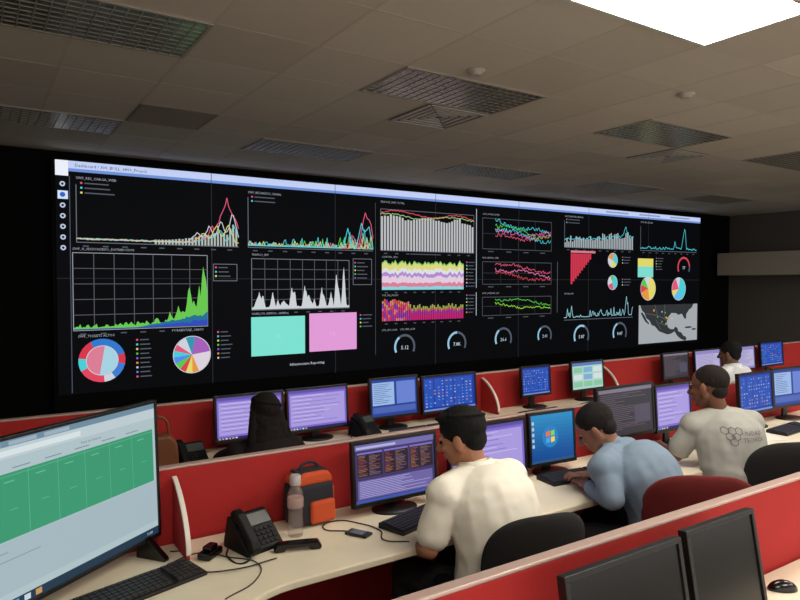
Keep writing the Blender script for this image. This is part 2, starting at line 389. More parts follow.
# col 5
x0,x1=X(8.1),X(9.85); title(x0,.925,'GLUP_PAQUETES_ENLACE',.045); legend(x0+.04,.905,2,.3); c.line([(x0,T(.90)),(x0,T(.72)),(x1,T(.72))],.008,GR,2); ticks(x0,x1,.72)
for i in range(40):
    xx=x0+(x1-x0)*i/40; c.rect(xx,T(.722),xx+.028,T(.722+.03+.05*R.random()+.05*i/40),(.68,.72,.74),2)
c.line(series(x0,x1,.72,.90,60,lambda u:.3+.25*u+R.uniform(-.07,.07)+spk(u,[(.88,.35,.05)])),.011,CY,3)
for i in range(10): c.rect(X(8.25)+i*.05,T(.47+.019*i),X(8.25)+i*.05+.043,T(.68),(.84,.22,.32),2)
c.rect(X(8.25),T(.685),X(8.85),T(.70),(.85,.5,.55),2)
pie(X(9.3),T(.64),.12,[(3,CY),(2,YL),(2,WH),(2,OR)]); pie(X(9.3),T(.48),.12,[(4,CY),(2,PK),(2,WH),(1,GN)])
legend(X(9.55),.66,3,.2); legend(X(9.55),.5,3,.2); title(X(9.15),.73,'SESIONES',.035)
c.line(series(x0,x1,.23,.38,90,lambda u:.08+.5*R.random()**4+spk(u,[(.1,.4,.02),(.4,.3,.02),(.9,.8,.03)])),.010,(.6,.85,.9),3); c.line([(x0,T(.225)),(x1,T(.225))],.008,GR,2)
title(x0,.40,'SESIONES_VPN',.04)
gauge(X(8.52),.11,.19,'5.87',.6); gauge(X(9.5),.115,.19,'8.87',.4)
# col 6
x0,x1=X(10.05),X(11.75); title(x0,.925,'GLUP_SMS_CELULAR',.045); c.line([(x0,T(.90)),(x0,T(.72)),(x1,T(.72))],.008,GR,2); ticks(x0,x1,.72)
c.line(series(x0,x1,.725,.91,80,lambda u:.05+.1*R.random()**2+spk(u,[(.6,.3,.03),(.78,.9,.03),(.75,.5,.04)])),.012,CY,3)
c.rect(X(9.98),T(.52),X(10.42),T(.60),(.5,.88,.83),2); c.rect(X(9.98),T(.60),X(10.42),T(.66),YL,2); legend(X(10.5),.66,5,.2)
gauge(X(11.35),.60,.2,'77',.85,RD)
pie(X(10.28),T(.435),.21,[(4,YL),(2,OR),(1,RD),(1,GN),(1,WH)]); pie(X(11.2),T(.43),.21,[(4,CY),(2,(.4,.75,.95)),(1,YL),(2,PK),(1,WH)])
x0,x1,z0,z1=X(10.02),X(11.8),T(.02),T(.31)
c.rect(x0,z0,x1,z1,(.66,.68,.70),2)
mp=[(.02,1),(.05,.86),(.09,.80),(.12,.66),(.17,.60),(.21,.47),(.26,.44),(.33,.30),(.40,.25),(.47,.20),(.53,.21),(.60,.27),(.62,.20),(.66,.12),(.71,.05),(.78,0),(.81,.03),(.80,.10),(.75,.14),(.72,.22),(.66,.27),(.65,.35),(.61,.40),(.58,.33),(.52,.34),(.48,.40),(.46,.53),(.49,.68),(.54,.77),(.62,.76),(.66,.71),(.72,.74),(.77,.60),(.80,.60),(.80,.72),(.85,.84),(.90,.90),(.93,1)]
c.poly([(x0+(x1-x0)*a,z0+(z1-z0)*b) for a,b in mp],(.20,.21,.22),3)
for pl in ([(.12,.78),(.30,.72),(.42,.62),(.46,.56)],[(.26,1),(.30,.72)],[(.42,1),(.42,.62)],[(.33,.52),(.45,.44)],[(.28,.6),(.36,.34)]):
    c.line([(x0+(x1-x0)*a,z0+(z1-z0)*b) for a,b in pl],.008,(.42,.43,.44),4)
baja=[(.06,.82),(.10,.74),(.14,.60),(.18,.52),(.165,.50),(.11,.58),(.07,.70),(.04,.80)]
c.poly([(x0+(x1-x0)*(a-.01),z0+(z1-z0)*b) for a,b in baja],(.20,.21,.22),3)
for a,b,rx,rz in [(.84,.36,.07,.025),(.94,.30,.04,.025)]:
    c.poly([(x0+(x1-x0)*(a+rx*math.cos(k)),z0+(z1-z0)*(b+rz*math.sin(k))) for k in [i*.7 for i in range(9)]],(.20,.21,.22),3)
for i in range(16):
    a=R.uniform(.22,.56); c.wedge(x0+(x1-x0)*a,z0+(z1-z0)*(.98-a*.95+R.uniform(-.08,.22)),0,.016,0,6.28,R.choice([YL,GN,OR,WH]),5,6)
c.build('display_image',M_wallscr,vw,(0,-.1262,0))

# ================================================================= SCREEN CONTENTS
def s_purple(c,w,h):
    c.rect(0,0,w,h,(.50,.42,.80),0); c.rect(0,h*.93,w,h,(.38,.32,.66),1)
    c.rect(w*.03,h*.1,w*.97,h*.88,(.68,.62,.90),1)
    for i in range(14): c.rect(w*.06,h*(.84-.05*i),w*R.uniform(.35,.9),h*(.852-.05*i),(.48,.40,.74) if i%2 else (.84,.80,.96),2)
    c.rect(0,0,w,h*.05,(.15,.12,.4),1)
    for i in range(6): c.rect(w*(.02+.05*i),h*.01,w*(.05+.05*i),h*.04,R.choice([(.8,.7,.5),(.4,.7,1),(.9,.9,.95)]),2)
def s_ops(c,w,h):
    c.rect(0,0,w,h,(.26,.22,.40),0); c.rect(0,h*.9,w,h,(.46,.43,.70),1); c.rect(w*.02,h*.92,w*.5,h*.96,(.72,.72,.9),2)
    for k in range(3):
        a=w*(.03+.325*k); c.rect(a,h*.44,a+w*.30,h*.85,(.17,.12,.18),1); c.rect(a,h*.83,a+w*.30,h*.86,(.5,.45,.8),2)
        for i in range(15):
            c.rect(a+w*.01,h*(.80-.024*i),a+w*R.uniform(.06,.12),h*(.808-.024*i),R.choice([(.70,.35,.28),(.70,.50,.35),(.56,.30,.34)]),2)
            c.rect(a+w*.14,h*(.80-.024*i),a+w*R.uniform(.18,.28),h*(.808-.024*i),R.choice([(.60,.36,.32),(.60,.48,.40),(.55,.48,.62)]),2)
    c.rect(w*.03,h*.06,w*.97,h*.38,(.44,.40,.66),1)
    for i in range(10): c.rect(w*.05,h*(.35-.029*i),w*R.uniform(.5,.95),h*(.358-.029*i),(.74,.72,.90),2)
    c.rect(0,0,w,h*.045,(.25,.35,.70),2)
def s_icons(c,w,h):
    c.rect(0,0,w,h,(.08,.20,.58),0)
    for i in range(5): c.rect(w*(.02+.19*i),h*.1,w*(.19+.19*i),h*.95,(.14,.32,.72),1)
    for i in range(12):
        for j in range(9):
            if R.random()<.6: c.rect(w*(.04+.078*i),h*(.12+.092*j),w*(.07+.078*i),h*(.15+.092*j),R.choice([(.8,.6,.4),(.75,.8,.95),(.3,.7,.9),(.4,.5,.95),(.5,.65,.95)]),2)
    c.rect(0,0,w,h*.05,(.45,.55,.85),1)
def s_bluewin(c,w,h):
    c.rect(0,0,w,h,(.14,.26,.60),0); c.rect(w*.03,h*.3,w*.5,h*.92,(.62,.74,.92),1)
    for i in range(11): c.rect(w*.06,h*(.86-.05*i),w*R.uniform(.25,.46),h*(.872-.05*i),(.25,.35,.6),2)
    c.rect(w*.55,h*.3,w*.97,h*.92,(.42,.52,.84),1); c.rect(w*.03,h*.08,w*.97,h*.25,(.30,.40,.72),1)
def s_desk(c,w,h):
    for i in range(12):
        f=i/11; c.rect(0,h*i/12,w,h*(i+1)/12,(.03+.12*f,.28+.28*f,.58+.2*f),0)
    cx,cz,r=w*.45,h*.52,h*.12
    for dx,dz,cc in [(-1,1,(.95,.45,.25)),(1,1,(.55,.85,.3)),(-1,-1,(.3,.65,.95)),(1,-1,(.98,.85,.3))]:
        c.poly([(cx+dx*.004,cz+dz*.004),(cx+dx*r,cz+dz*.004+.003*dx),(cx+dx*r,cz+dz*r+.004*dx),(cx+dx*.004,cz+dz*r-.002*dx)],cc,2)
    c.wedge(cx,cz,0,r*1.9,0,6.29,(.14,.52,.78),1)
    c.rect(0,0,w,h*.05,(.15,.35,.55),1)
    for i in range(5): c.rect(w*.03,h*(.8-.12*i),w*.08,h*(.87-.12*i),(.75,.8,.85),2)
def s_darkwin(c,w,h):
    c.rect(0,0,w,h,(.22,.21,.24),0); c.rect(0,h*.92,w,h,(.50,.48,.55),1)
    for i in range(20): c.rect(w*.04,h*(.87-.04*i),w*R.uniform(.3,.9),h*(.879-.04*i),(.45,.43,.50) if i%3 else (.55,.38,.36),2)
    c.rect(w*.65,h*.2,w*.95,h*.6,(.33,.31,.38),3)
def s_charts(c,w,h):
    c.rect(0,0,w,h,(.70,.85,.80),0); c.rect(0,h*.88,w,h,(.35,.5,.75),1)
    for i in range(3):
        for j in range(3): c.rect(w*(.05+.32*i),h*(.08+.27*j),w*(.33+.32*i),h*(.28+.27*j),R.choice([(.85,.72,.5),(.55,.8,.65),(.85,.9,.9),(.5,.7,.85)]),1)
def s_lilac(c,w,h):
    c.rect(0,0,w,h,(.58,.54,.78),0); c.rect(w*.04,h*.1,w*.96,h*.85,(.74,.71,.86),1)
    for i in range(10): c.rect(w*.08,h*(.79-.06*i),w*R.uniform(.5,.9),h*(.805-.06*i),(.5,.46,.7),2)
def s_tv(c,w,h):
    c.rect(0,0,w,h,(.70,.78,.80),0)
    c.rect(0,h*.96,w,h,(.44,.56,.64),1); c.rect(0,h*.89,w,h*.96,(.76,.82,.84),1)
    for i in range(4): c.rect(w*(.02+.14*i),h*.965,w*(.13+.14*i),h*.99,(.62,.70,.76),2)
    c.rect(w*.06,h*.905,w*.6,h*.94,(.86,.91,.92),2)
    c.text('Panel de Servicios',w*.6,h*.85,.013,(.25,.35,.45))
    for i in range(7): c.rect(w*(.05+.13*i),h*.825,w*(.12+.13*i),h*.831,(.45,.54,.6),2)
    c.rect(0,h*.41,w*.985,h*.805,(.22,.61,.45),1)
    for i in range(1,8): c.rect(w*(.985*i/8)-.0008,h*.41,w*(.985*i/8)+.0008,h*.805,(.42,.76,.60),2)
    c.rect(0,h*.785,w*.985,h*.788,(.40,.75,.60),2)
    for i in range(8):
        c.rect(w*(.03+.985*i/8),h*.75,w*(.07+.985*i/8),h*.756,(.44,.77,.62),2); c.rect(w*(.05+.985*i/8),h*.58,w*(.08+.985*i/8),h*.585,(.38,.73,.57),2)
    c.rect(0,h*.10,w,h*.405,(.66,.74,.77),1)
    for i in range(3): c.rect(w*.03,h*(.34-.05*i),w*R.uniform(.2,.5),h*(.345-.05*i),(.50,.58,.64),2)
    c.rect(0,0,w,h*.055,(.12,.22,.30),2)
    for i in range(9): c.rect(w*(.02+.045*i),h*.01,w*(.045+.045*i),h*.045,R.choice([(.3,.6,.9),(.8,.6,.35),(.8,.85,.9),(.35,.45,.55)]),3)
    c.text('11:24',w*.93,h*.018,.014,(.9,.95,1),3)

def monitor(x,y,zb,w,h,rot,content,label,tilt=4,base='oval',dz=DESK,bz=.016):
    e=empty('monitor',(x,y,dz),math.radians(rot),label,'monitor')
    t=math.radians(-tilt); M=Matrix.Translation((0,0,zb-dz+h/2))@Matrix.Rotation(t,4,'X')@Matrix.Translation((0,0,-h/2))
    bm=BM()
    for a in [(-w/2,w/2,-.012,.018,0,bz*1.3),(-w/2,w/2,-.012,.018,h-bz,h),(-w/2,-w/2+bz,-.012,.018,bz*1.3,h-bz),(w/2-bz,w/2,-.012,.018,bz*1.3,h-bz)]: box(bm,*a,0,M)
    mk('bezel',bm,M_blk,e,bevel=.002)
    bm=BM(); box(bm,-w/2+.004,w/2-.004,-.004,.022,.004,h-.004,0,M); box(bm,-w*.28,w*.28,.022,.045,h*.2,h*.8,0,M)
    mk('back_housing',bm,M_blk,e,bevel=.006)
    sw,sh=w-2*bz,h-2.3*bz
    if content:
        c=Cv(.00025); content(c,sw,sh)
        o=c.build('screen',M_scr,e,(0,0,0)); o.matrix_local=M@Matrix.Translation((-sw/2,-.0055,bz*1.3))
    else:
        bm=BM(); box(bm,-sw/2,sw/2,-.006,-.004,bz*1.3,h-bz,0,M); mk('screen',bm,M_scroff,e)
    gap=zb-dz
    if base=='feet':
        for s in (-1,1):
            bm=BM(); prism(bm,[(-.11,0),(-.11,.012),(-.02,gap+.02),(.02,gap+.02),(.03,.012),(.03,0)],s*w*.42-.014,s*w*.42+.014,0,'x')
            mk('foot',bm,M_gblk,e,bevel=.003)
    else:
        mk('stand_neck',boxes((-.03,.03,.04,.06,.012,gap+h*.45)),M_blk,e,bevel=.004)
        bm=BM(); lathe(bm,[(.12,0),(.12,.008),(.10,.014),(.03,.018)],28)
        for v in bm.verts: v.co.y=v.co.y*.75+.01
        mk('stand_base',bm,M_blk,e)
    return e

# ================================================================= FURNITURE
def desk(pts,legs,label):
    e=empty('desk',(0,0,0),0,label,'desk')
    bm=BM(); prism(bm,pts,DESK-.03,DESK); mk('desktop',bm,[M_desk],e,bevel=.006)
    for (x0,x1,y0,y1) in legs: mk('leg_panel',boxes((x0,x1,y0,y1,0,DESK-.031)),M_leg,e)
    return e
arc=[(.68+.30*(1-math.cos(a)), 2.22-.30*(1-math.sin(a))) for a in [i*math.pi/2/8 for i in range(9)]]
d1=[(-.7,2.832),(-.7,1.45),(.68,1.45)]+arc+[(7.6,2.22),(7.6,2.832)]
desk(d1,[(-.68,-.64,1.5,2.8),(.60,.64,1.5,1.54),(2.20,2.23,2.36,2.8),(3.3,3.33,2.36,2.8),(4.5,4.53,2.36,2.8),(7.5,7.53,2.36,2.8)],'long L-shaped cream laminate desk carrying monitors and phones')
desk([(.1,4.322),(.1,3.72),(9.4,3.72),(9.4,4.322)],[(.12,.15,3.8,4.3),(3.64,3.68,3.8,4.3),(7.15,7.19,3.8,4.3),(9.34,9.38,3.8,4.3)],'long cream laminate desk with a row of blue and violet monitors')
desk([(.7,1.302),(.7,.72),(4.6,.72),(4.6,1.302)],[(.72,.75,.8,1.28),(4.54,4.58,.8,1.28)],'cream laminate desk with two switched-off monitors')
def partition(x0,x1,y,label,wings=()):
    e=empty('cubicle_partition',(0,y,0),0,label,'partition','red cubicle partitions')
    mk('panel',boxes((x0,x1,-.020,.020,.06,1.053)),M_red,e,bevel=.004)
    mk('top_trim',boxes((x0-.008,x1+.008,-.022,.022,1.053,1.065)),M_trim,e,bevel=.005)
    mk('base_rail',boxes((x0,x1,-.02,.02,0,.06)),M_leg,e)
    for wx in wings:
        L=.22; up=[]
        for i in range(11):
            f=i/10; up.append((-.025-L*math.sin(f*math.pi/2)**1.2,1.02-(1.02-DESK-.02)*(1-math.cos(f*math.pi/2))**.8))
        bm=BM(); prism(bm,[(-.022,DESK+.002)]+up+[(up[-1][0],DESK+.002)],wx-.006,wx+.006,0,'x'); mk('side_wing',bm,M_red,e)
        bm=BM()
        for a,b in zip(up,up[1:]): prism(bm,[(a[0],a[1]),(b[0],b[1]),(b[0]-.010,b[1]+.008),(a[0]-.010,a[1]+.008)],wx-.009,wx+.009,0,'x')
        mk('wing_trim',bm,M_wtrim,e)
partition(-.7,7.6,2.86,'long red fabric partition with light trim behind the cream desk',(.70,4.42))
partition(.1,9.4,4.35,'long red fabric partition with light trim in front of the video wall',(3.66,5.2,7.16))
partition(.7,4.6,1.33,'red fabric partition with light trim beside switched-off monitors')

# monitors row 1
monitor(.237,2.500,.805,.97,.56,37.3,s_tv,'large black widescreen display showing a green status table in a browser',2,'feet',bz=.012)
monitor(1.715,2.67,.785,.49,.31,0,s_ops,'black monitor with purple and orange system lists',4)
monitor(2.335,2.70,.775,.55,.31,0,s_purple,'black monitor with purple spreadsheet window')
monitor(2.81,2.69,.79,.36,.31,-3,s_desk,'small black monitor showing blue desktop with four-colour flag logo')
monitor(3.485,2.70,.86,.56,.33,0,s_darkwin,'black monitor with dark gray log window')
monitor(3.98,2.70,.84,.40,.32,0,s_purple,'black monitor with violet window')
monitor(5.02,2.70,.84,.48,.32,0,s_icons,'black monitor showing blue desktop full of icons')
monitor(5.55,2.70,.84,.50,.32,-5,s_bluewin,'black monitor with pale blue windows')
# row 2
for x,zb,w,h,ct,lb in [(1.53,.80,.48,.31,s_purple,'black monitor with violet window beside seated woman'),(2.03,.80,.48,.31,s_purple,'black monitor with violet and white windows'),
    (2.67,.82,.44,.31,s_bluewin,'black monitor with blue charts'),(3.20,.81,.55,.30,s_icons,'black monitor with deep blue icon desktop'),
    (4.16,.84,.36,.27,s_icons,'small black monitor with blue icon screen'),(4.83,.83,.45,.28,s_charts,'black monitor with pale green chart tiles'),
    (6.2,.82,.46,.29,s_darkwin,'black monitor with gray window'),(6.78,.82,.50,.29,s_lilac,'black monitor with lilac window'),
    (7.52,.82,.44,.29,s_lilac,'black monitor with pale lilac screen'),(8.12,.83,.52,.30,s_icons,'black monitor with bright blue icon screen')]:
    monitor(x,4.18,zb,w,h,0,ct,lb)
# row 0 (off)
monitor(1.49,1.13,.79,.49,.31,0,None,'switched-off black monitor leaning back on desk',10)
monitor(1.945,1.13,.80,.37,.31,0,None,'switched-off narrow black monitor angled on desk',10)

# keyboards
def keyboard(x,y,rot,label,z=DESK):
    e=empty('keyboard',(x,y,z),math.radians(rot),label,'keyboard')
    bm=BM(); prism(bm,[(-.075,0),(.075,0),(.075,.026),(-.075,.014)],-.225,.225,0,'x'); mk('case',bm,M_blk,e,bevel=.003)
    bm=BM()
    for j in range(6):
        y0=-.064+.0215*j; z0=.0135+.0165*(y0+.075)/.15*.73
        for i in range(20):
            if i in(14,) : continue
            x0=-.216+.0216*i; box(bm,x0+.0015,x0+.0195,y0,y0+.018,z0,z0+.009)
    o=mk('keys',bm,M_dkg,e); o['kind']='stuff'
    return e
kb=keyboard(.49,2.455,17,'black desktop keyboard in front of large display')
for x,y,r in [(1.75,2.49,16),(2.85,2.54,-6),(3.55,2.52,0),(2.75,3.95,0),(4.0,3.93,0),(4.75,3.93,3),(5.1,2.48,4)]:
    k=clone(kb,(x,y,DESK),math.radians(r)); k['label']='black desktop keyboard lying on cream desk'
def mouse(x,y,rot):
    bm=BM(); bmesh.ops.create_uvsphere(bm,u_segments=20,v_segments=12,radius=1)
    for v in bm.verts:
        v.co.x*=.031*(1-.12*v.co.y); v.co.y*=.055; v.co.z=max(0,v.co.z)*.034
    return tag(mk('computer_mouse',bm,M_gblk,None,(x,y,DESK+.0005),(0,0,math.radians(rot)),smooth=True),'black computer mouse on desk','computer mouse','computer mice')
for a in [(2.43,1.20,60),(5.42,2.47,0),(3.2,2.42,5),(4.35,3.9,0)]: mouse(*a)

# phones
def phone(x,y,rot):
    e=empty('desk_phone',(x,y,DESK),math.radians(rot),'black office desk phone with handset and small display','phone','black desk phones')
    bm=BM(); prism(bm,[(-.085,0),(.09,0),(.09,.03),(.065,.135),(.045,.135),(-.085,.020)],-.09,.09,0,'x'); mk('base',bm,M_phone,e,bevel=.006)
    a=math.atan2(.115,.13); SM=Matrix.Translation((0,-.085,.020))@Matrix.Rotation(a,4,'X')
    bm=BM(); box(bm,-.02,.08,.105,.16,0,.006,0,SM); mk('display',bm,mat('phone_lcd',(.26,.28,.28),.4),e)
    bm=BM()
    for i in range(4):
        for j in range(4): box(bm,-.012+.023*i,.004+.023*i,.014+.021*j,.027+.021*j,0,.005,0,SM)
    mk('keypad',bm,mat('key_gray',(.13,.13,.14),.6,spec=.2),e)
    bm=BM()
    pf=[(-.02,.008),(.0,.0),(.035,.008),(.05,.024),(.12,.024),(.135,.008),(.17,.0),(.19,.008),(.185,.035),(.15,.048),(.02,.048),(-.015,.035)]
    prism(bm,pf,-.086,-.042,0,'x')
    for v in bm.verts: v.co=SM@v.co
    mk('handset',bm,M_phone,e,bevel=.009,seg=3)
    tube('cord',[(-.062,-.075,.03),(-.12,-.12,.006),(-.14,-.02,.006),(-.10,.04,.01)],.004,M_blk,e)
    return e
ph=phone(.97,2.61,14)
clone(ph,(2.36,4.08,DESK),.2); clone(ph,(1.08,3.96,DESK),.1)
# water bottle
e=empty('water_bottle',(1.165,2.625,DESK),0,'clear plastic water bottle with faint pink drink and gray cap','bottle')
bm=BM(); lathe(bm,[(.030,0),(.034,.006),(.034,.06),(.031,.07),(.031,.12),(.034,.13),(.034,.185),(.026,.205),(.020,.215),(.020,.225)],28)
mk('bottle_body',bm,mat('bottle_plastic',(.80,.72,.70),.05,alpha=.18,spec=1.0),e,smooth=False)
bm=BM(); lathe(bm,[(.0335,.128),(.0352,.130),(.0352,.168),(.0335,.170)],28); mk('label_band',bm,mat('bottle_band',(.80,.66,.64),.4,alpha=.45),e)
bm=BM(); lathe(bm,[(.024,.225),(.025,.228),(.025,.262),(.020,.268)],24); mk('cap',bm,mat('cap_gray',(.70,.68,.68),.4),e)
# lunch bag
e=empty('lunch_bag',(1.285,2.745,DESK),math.radians(4),'dark navy and red-orange insulated lunch bag with carry handle','bag')
M_nv=mat('navy_fabric',(.13,.13,.17),.8,bump=.4,bs=400); M_or=mat('orange_fabric',(.80,.31,.13),.75,bump=.4,bs=400)
bm=BM(); prism(bm,[(-.105,0),(.105,0),(.108,.10),(.100,.20),(-.100,.20),(-.108,.10)],-.066,.066,0,'y'); mk('bag_body',bm,M_nv,e,bevel=.03,seg=4)
bm=BM(); prism(bm,[(-.100,.185),(.100,.185),(.090,.225),(.06,.245),(-.06,.245),(-.090,.225)],-.062,.062,0,'y'); mk('bag_lid',bm,M_or,e,bevel=.022,seg=4)
bm=BM(); prism(bm,[(-.030,.012),(.100,.012),(.094,.115),(-.030,.115)],-.086,-.056,0,'y'); mk('front_pocket',bm,M_or,e,bevel=.018,seg=4)
mk('top_panel',boxes((-.075,.075,-.045,.045,.234,.247)),M_nv,e,bevel=.006)
mk('side_panel',boxes((.092,.110,-.05,.05,.02,.16)),M_or,e,bevel=.006)
tube('handle',[(-.05,0,.243),(-.035,0,.268),(.035,0,.268),(.05,0,.243)],.007,M_nv,e)
# cell phone and cables
bm=boxes((-.03,.03,-.055,.055,0,.012)); 
o=tag(mk('mobile_phone',bm,M_dkg,None,(1.40,2.48,DESK+.0005),(0,0,.5),bevel=.004),'small dark mobile phone charging on desk','phone')
bm=boxes((-.022,.022,-.03,.035,0,.001)); mk('phone_screen',bm,mat('phone_glass',(.45,.46,.48),.1),o,(0,0,.0121))
zc=DESK+.004
tube('cable',[(1.375,2.535,zc),(1.30,2.62,zc),(1.38,2.68,zc),(1.47,2.58,zc),(1.50,2.46,zc),(1.46,2.36,zc),(1.54,2.29,zc)],.003,M_dkg,None,'thin dark charging cable looping on desk','cable')
tube('cable',[(.62,2.62,zc),(.76,2.66,zc),(.84,2.56,zc),(.92,2.44,zc),(.86,2.30,zc),(.72,2.22,zc)],.0025,M_dkg,None,'thin gray cable trailing across desk','cable')
tube('cable',[(.66,2.74,zc),(.72,2.70,zc),(.70,2.62,zc),(.70,2.50,zc),(.82,2.42,zc+.006),(1.0,2.44,zc)],.003,M_blk,None,'black cable curling on desk beside phone','cable')
bm=BM(); prism(bm,[(-.10,.012),(-.095,.0),(-.055,.0),(-.045,.014),(.045,.014),(.055,.0),(.095,.0),(.10,.012),(.085,.034),(.04,.036),(-.04,.036),(-.085,.034)],-.022,.022,0,'x')
tag(mk('telephone_receiver',bm,M_gblk,None,(1.11,2.48,DESK+.0005),(0,0,1.25),bevel=.007,seg=3),'black telephone receiver lying on desk','phone')
bm=BM(); box(bm,-.05,.05,-.03,.03,0,.03); box(bm,-.03,.03,-.02,.02,.03,.05)
tag(mk('phone_adapter',bm,M_gblk,None,(.785,2.61,DESK+.0005),(0,0,.7),bevel=.008),'small black adapter box on desk among cables','adapter')
# brown handbag on second desk
e=empty('handbag',(.86,3.90,DESK),0,'brown leather handbag standing on desk','bag')
M_lt=mat('brown_leather',(.46,.27,.16),.45,bump=.3,bs=80)
bm=BM(); prism(bm,[(-.13,0),(.13,0),(.12,.18),(.08,.23),(-.08,.23),(-.12,.18)],-.05,.05,0,'y'); mk('bag_body',bm,M_lt,e,bevel=.02,seg=3)
tube('strap',[(-.08,0,.22),(-.05,0,.32),(.05,0,.32),(.08,0,.22)],.008,M_lt,e)
# papers
def paper(x,y,r): tag(mk('paper_sheet',boxes((-.105,.105,-.148,.148,0,.002)),mat('paper',(.9,.89,.86),.8),None,(x,y,DESK+.0005),(0,0,r)),'white sheet of paper lying on desk','paper','loose papers')
paper(4.4,2.44,.3); paper(4.75,2.5,-.4); paper(5.6,3.95,.2)

# chairs
def chair(x,y,rot,m,label,w=.46):
    e=empty('office_chair',(x,y,0),math.radians(rot),label,'chair')
    def pad(name,w,h,th,M,curve,mm):
        bm=BM(); n=10; g=[]
        for side in (0,1):
            rows=[]
            for j in range(n+1):
                row=[]
                for i in range(n+1):
                    u=i/n*2-1; v=j/n*2-1
                    k=u*math.sqrt(1-.42*v*v*abs(v)); q=v*math.sqrt(1-.42*u*u*abs(u))
                    edge=max(abs(u),abs(v)); t=th/2*(1-.75*edge**4)
                    row.append(bm.verts.new(M@Vector((k*w/2,curve*k*k+(t if side else -t),q*h/2))))
                rows.append(row)
            g.append(rows)
        for s,rows in enumerate(g):
            for j in range(n):
                for i in range(n):
                    f=(rows[j][i],rows[j][i+1],rows[j+1][i+1],rows[j+1][i]); bm.faces.new(f if s==0 else f[::-1])
        per=[(0,i) for i in range(n)]+[(j,n) for j in range(n)]+[(n,n-i) for i in range(n)]+[(n-j,0) for j in range(n)]
        for a,b in zip(per,per[1:]+per[:1]): bm.faces.new((g[0][b[0]][b[1]],g[0][a[0]][a[1]],g[1][a[0]][a[1]],g[1][b[0]][b[1]]))
        bmesh.ops.recalc_face_normals(bm,faces=bm.faces[:])
        mk(name,bm,mm,e,smooth=True,sub=1)
    pad('seat',.48,.46,.07,Matrix.Translation((0,.02,.41))@Matrix.Rotation(math.pi/2,4,'X'),0.0,m)
    pad('backrest',w,.42,.06,Matrix.Translation((0,-.25,.75))@Matrix.Rotation(math.radians(8),4,'X'),.06,m)
    mk('back_bracket',boxes((-.03,.03,-.31,-.285,.35,.72),(-.03,.03,-.30,0,.335,.36)),M_blk,e,bevel=.006)
    for s in (-1,1):
        bm=BM(); box(bm,s*.28-.012,s*.28+.012,-.02,.02,.36,.60); box(bm,s*.28-.028,s*.28+.028,-.13,.09,.60,.622); box(bm,min(s*.29,s*.1),max(s*.29,s*.1),-.02,.02,.35,.37)
        mk('armrest',bm,M_blk,e,bevel=.01)
    bm=BM(); lathe(bm,[(.028,.09),(.028,.24),(.018,.245),(.018,.37)],16); mk('gas_lift',bm,M_dkg,e)
    bm=BM()
    for k in range(5):
        Mx=Matrix.Rotation(k*2*math.pi/5,4,'Z'); box(bm,0,.29,-.02,.02,.06,.09,0,Mx)
    mk('star_base',bm,M_blk,e,bevel=.006)
    for k in range(5):
        a=k*2*math.pi/5; bm=BM(); bmesh.ops.create_cone(bm,cap_ends=True,segments=16,radius1=.029,radius2=.029,depth=.04,matrix=Matrix.Translation((.27*math.cos(a),.27*math.sin(a),.0295))@Matrix.Rotation(a+math.pi/2,4,'Z')@Matrix.Rotation(math.pi/2,4,'Y'))
        mk('caster',bm,M_blk,e)
    return e
chair(1.89,2.05,-12,M_chair,'black fabric office chair holding man in cream polo',.48)
chair(3.00,1.95,-40,M_maroon,'maroon fabric office chair holding man in blue-gray shirt',.54)
chair(3.92,2.10,-24,M_chair,'black fabric office chair holding man in gray t-shirt')
chair(1.41,3.52,0,M_chair,'black office chair holding dark-haired woman',.40)
chair(6.25,3.50,0,M_chair,'black office chair holding person in white shirt')

# ================================================================= PEOPLE
def V(*a): return Vector(a)
def ell(bm,cn,r,M=None):
    m=Matrix.Translation(cn)@Matrix.Diagonal((r[0],r[1],r[2],1))
    if M: m=M@m
    bmesh.ops.create_uvsphere(bm,u_segments=20,v_segments=14,radius=1,matrix=m)
def cap(bm,p0,p1,r0,r1,fx=1,fy=1,ref=None,M=None):
    p0=Vector(p0);p1=Vector(p1)
    if M: p0=M@p0;p1=M@p1
    a=p1-p0; L=a.length or 1e-5; a=a/L
    ref=Vector(ref) if ref else (V(1,0,0) if abs(a.x)<.85 else V(0,1,0))
    s=(ref-a*ref.dot(a)).normalized(); t=a.cross(s)
    seg=16; rings=[]
    prof=[]
    for i in range(1,5): th=math.pi/2*(1-i/5); prof.append((p0-a*r0*min(fx,fy,1)*math.sin(th),r0*math.cos(th)))
    prof.append((p0,r0)); prof.append(((p0+p1)/2,(r0+r1)/2)); prof.append((p1,r1))
    for i in range(4,0,-1): th=math.pi/2*(1-i/5); prof.append((p1+a*r1*min(fx,fy,1)*math.sin(th),r1*math.cos(th)))
    for cc,r in prof:
        rings.append([bm.verts.new(cc+s*(r*fx*math.cos(2*math.pi*k/seg))+t*(r*fy*math.sin(2*math.pi*k/seg))) for k in range(seg)])
    for x,y in zip(rings,rings[1:]):
        for k in range(seg): bm.faces.new((x[k],x[(k+1)%seg],y[(k+1)%seg],y[k]))
    bm.faces.new(rings[0][::-1]); bm.faces.new(rings[-1])
def ctex(name,sc):
    t=bpy.data.textures.get(name)
    if not t:
        t=bpy.data.textures.new(name,'CLOUDS'); t.noise_scale=sc; t.noise_depth=1
    return t
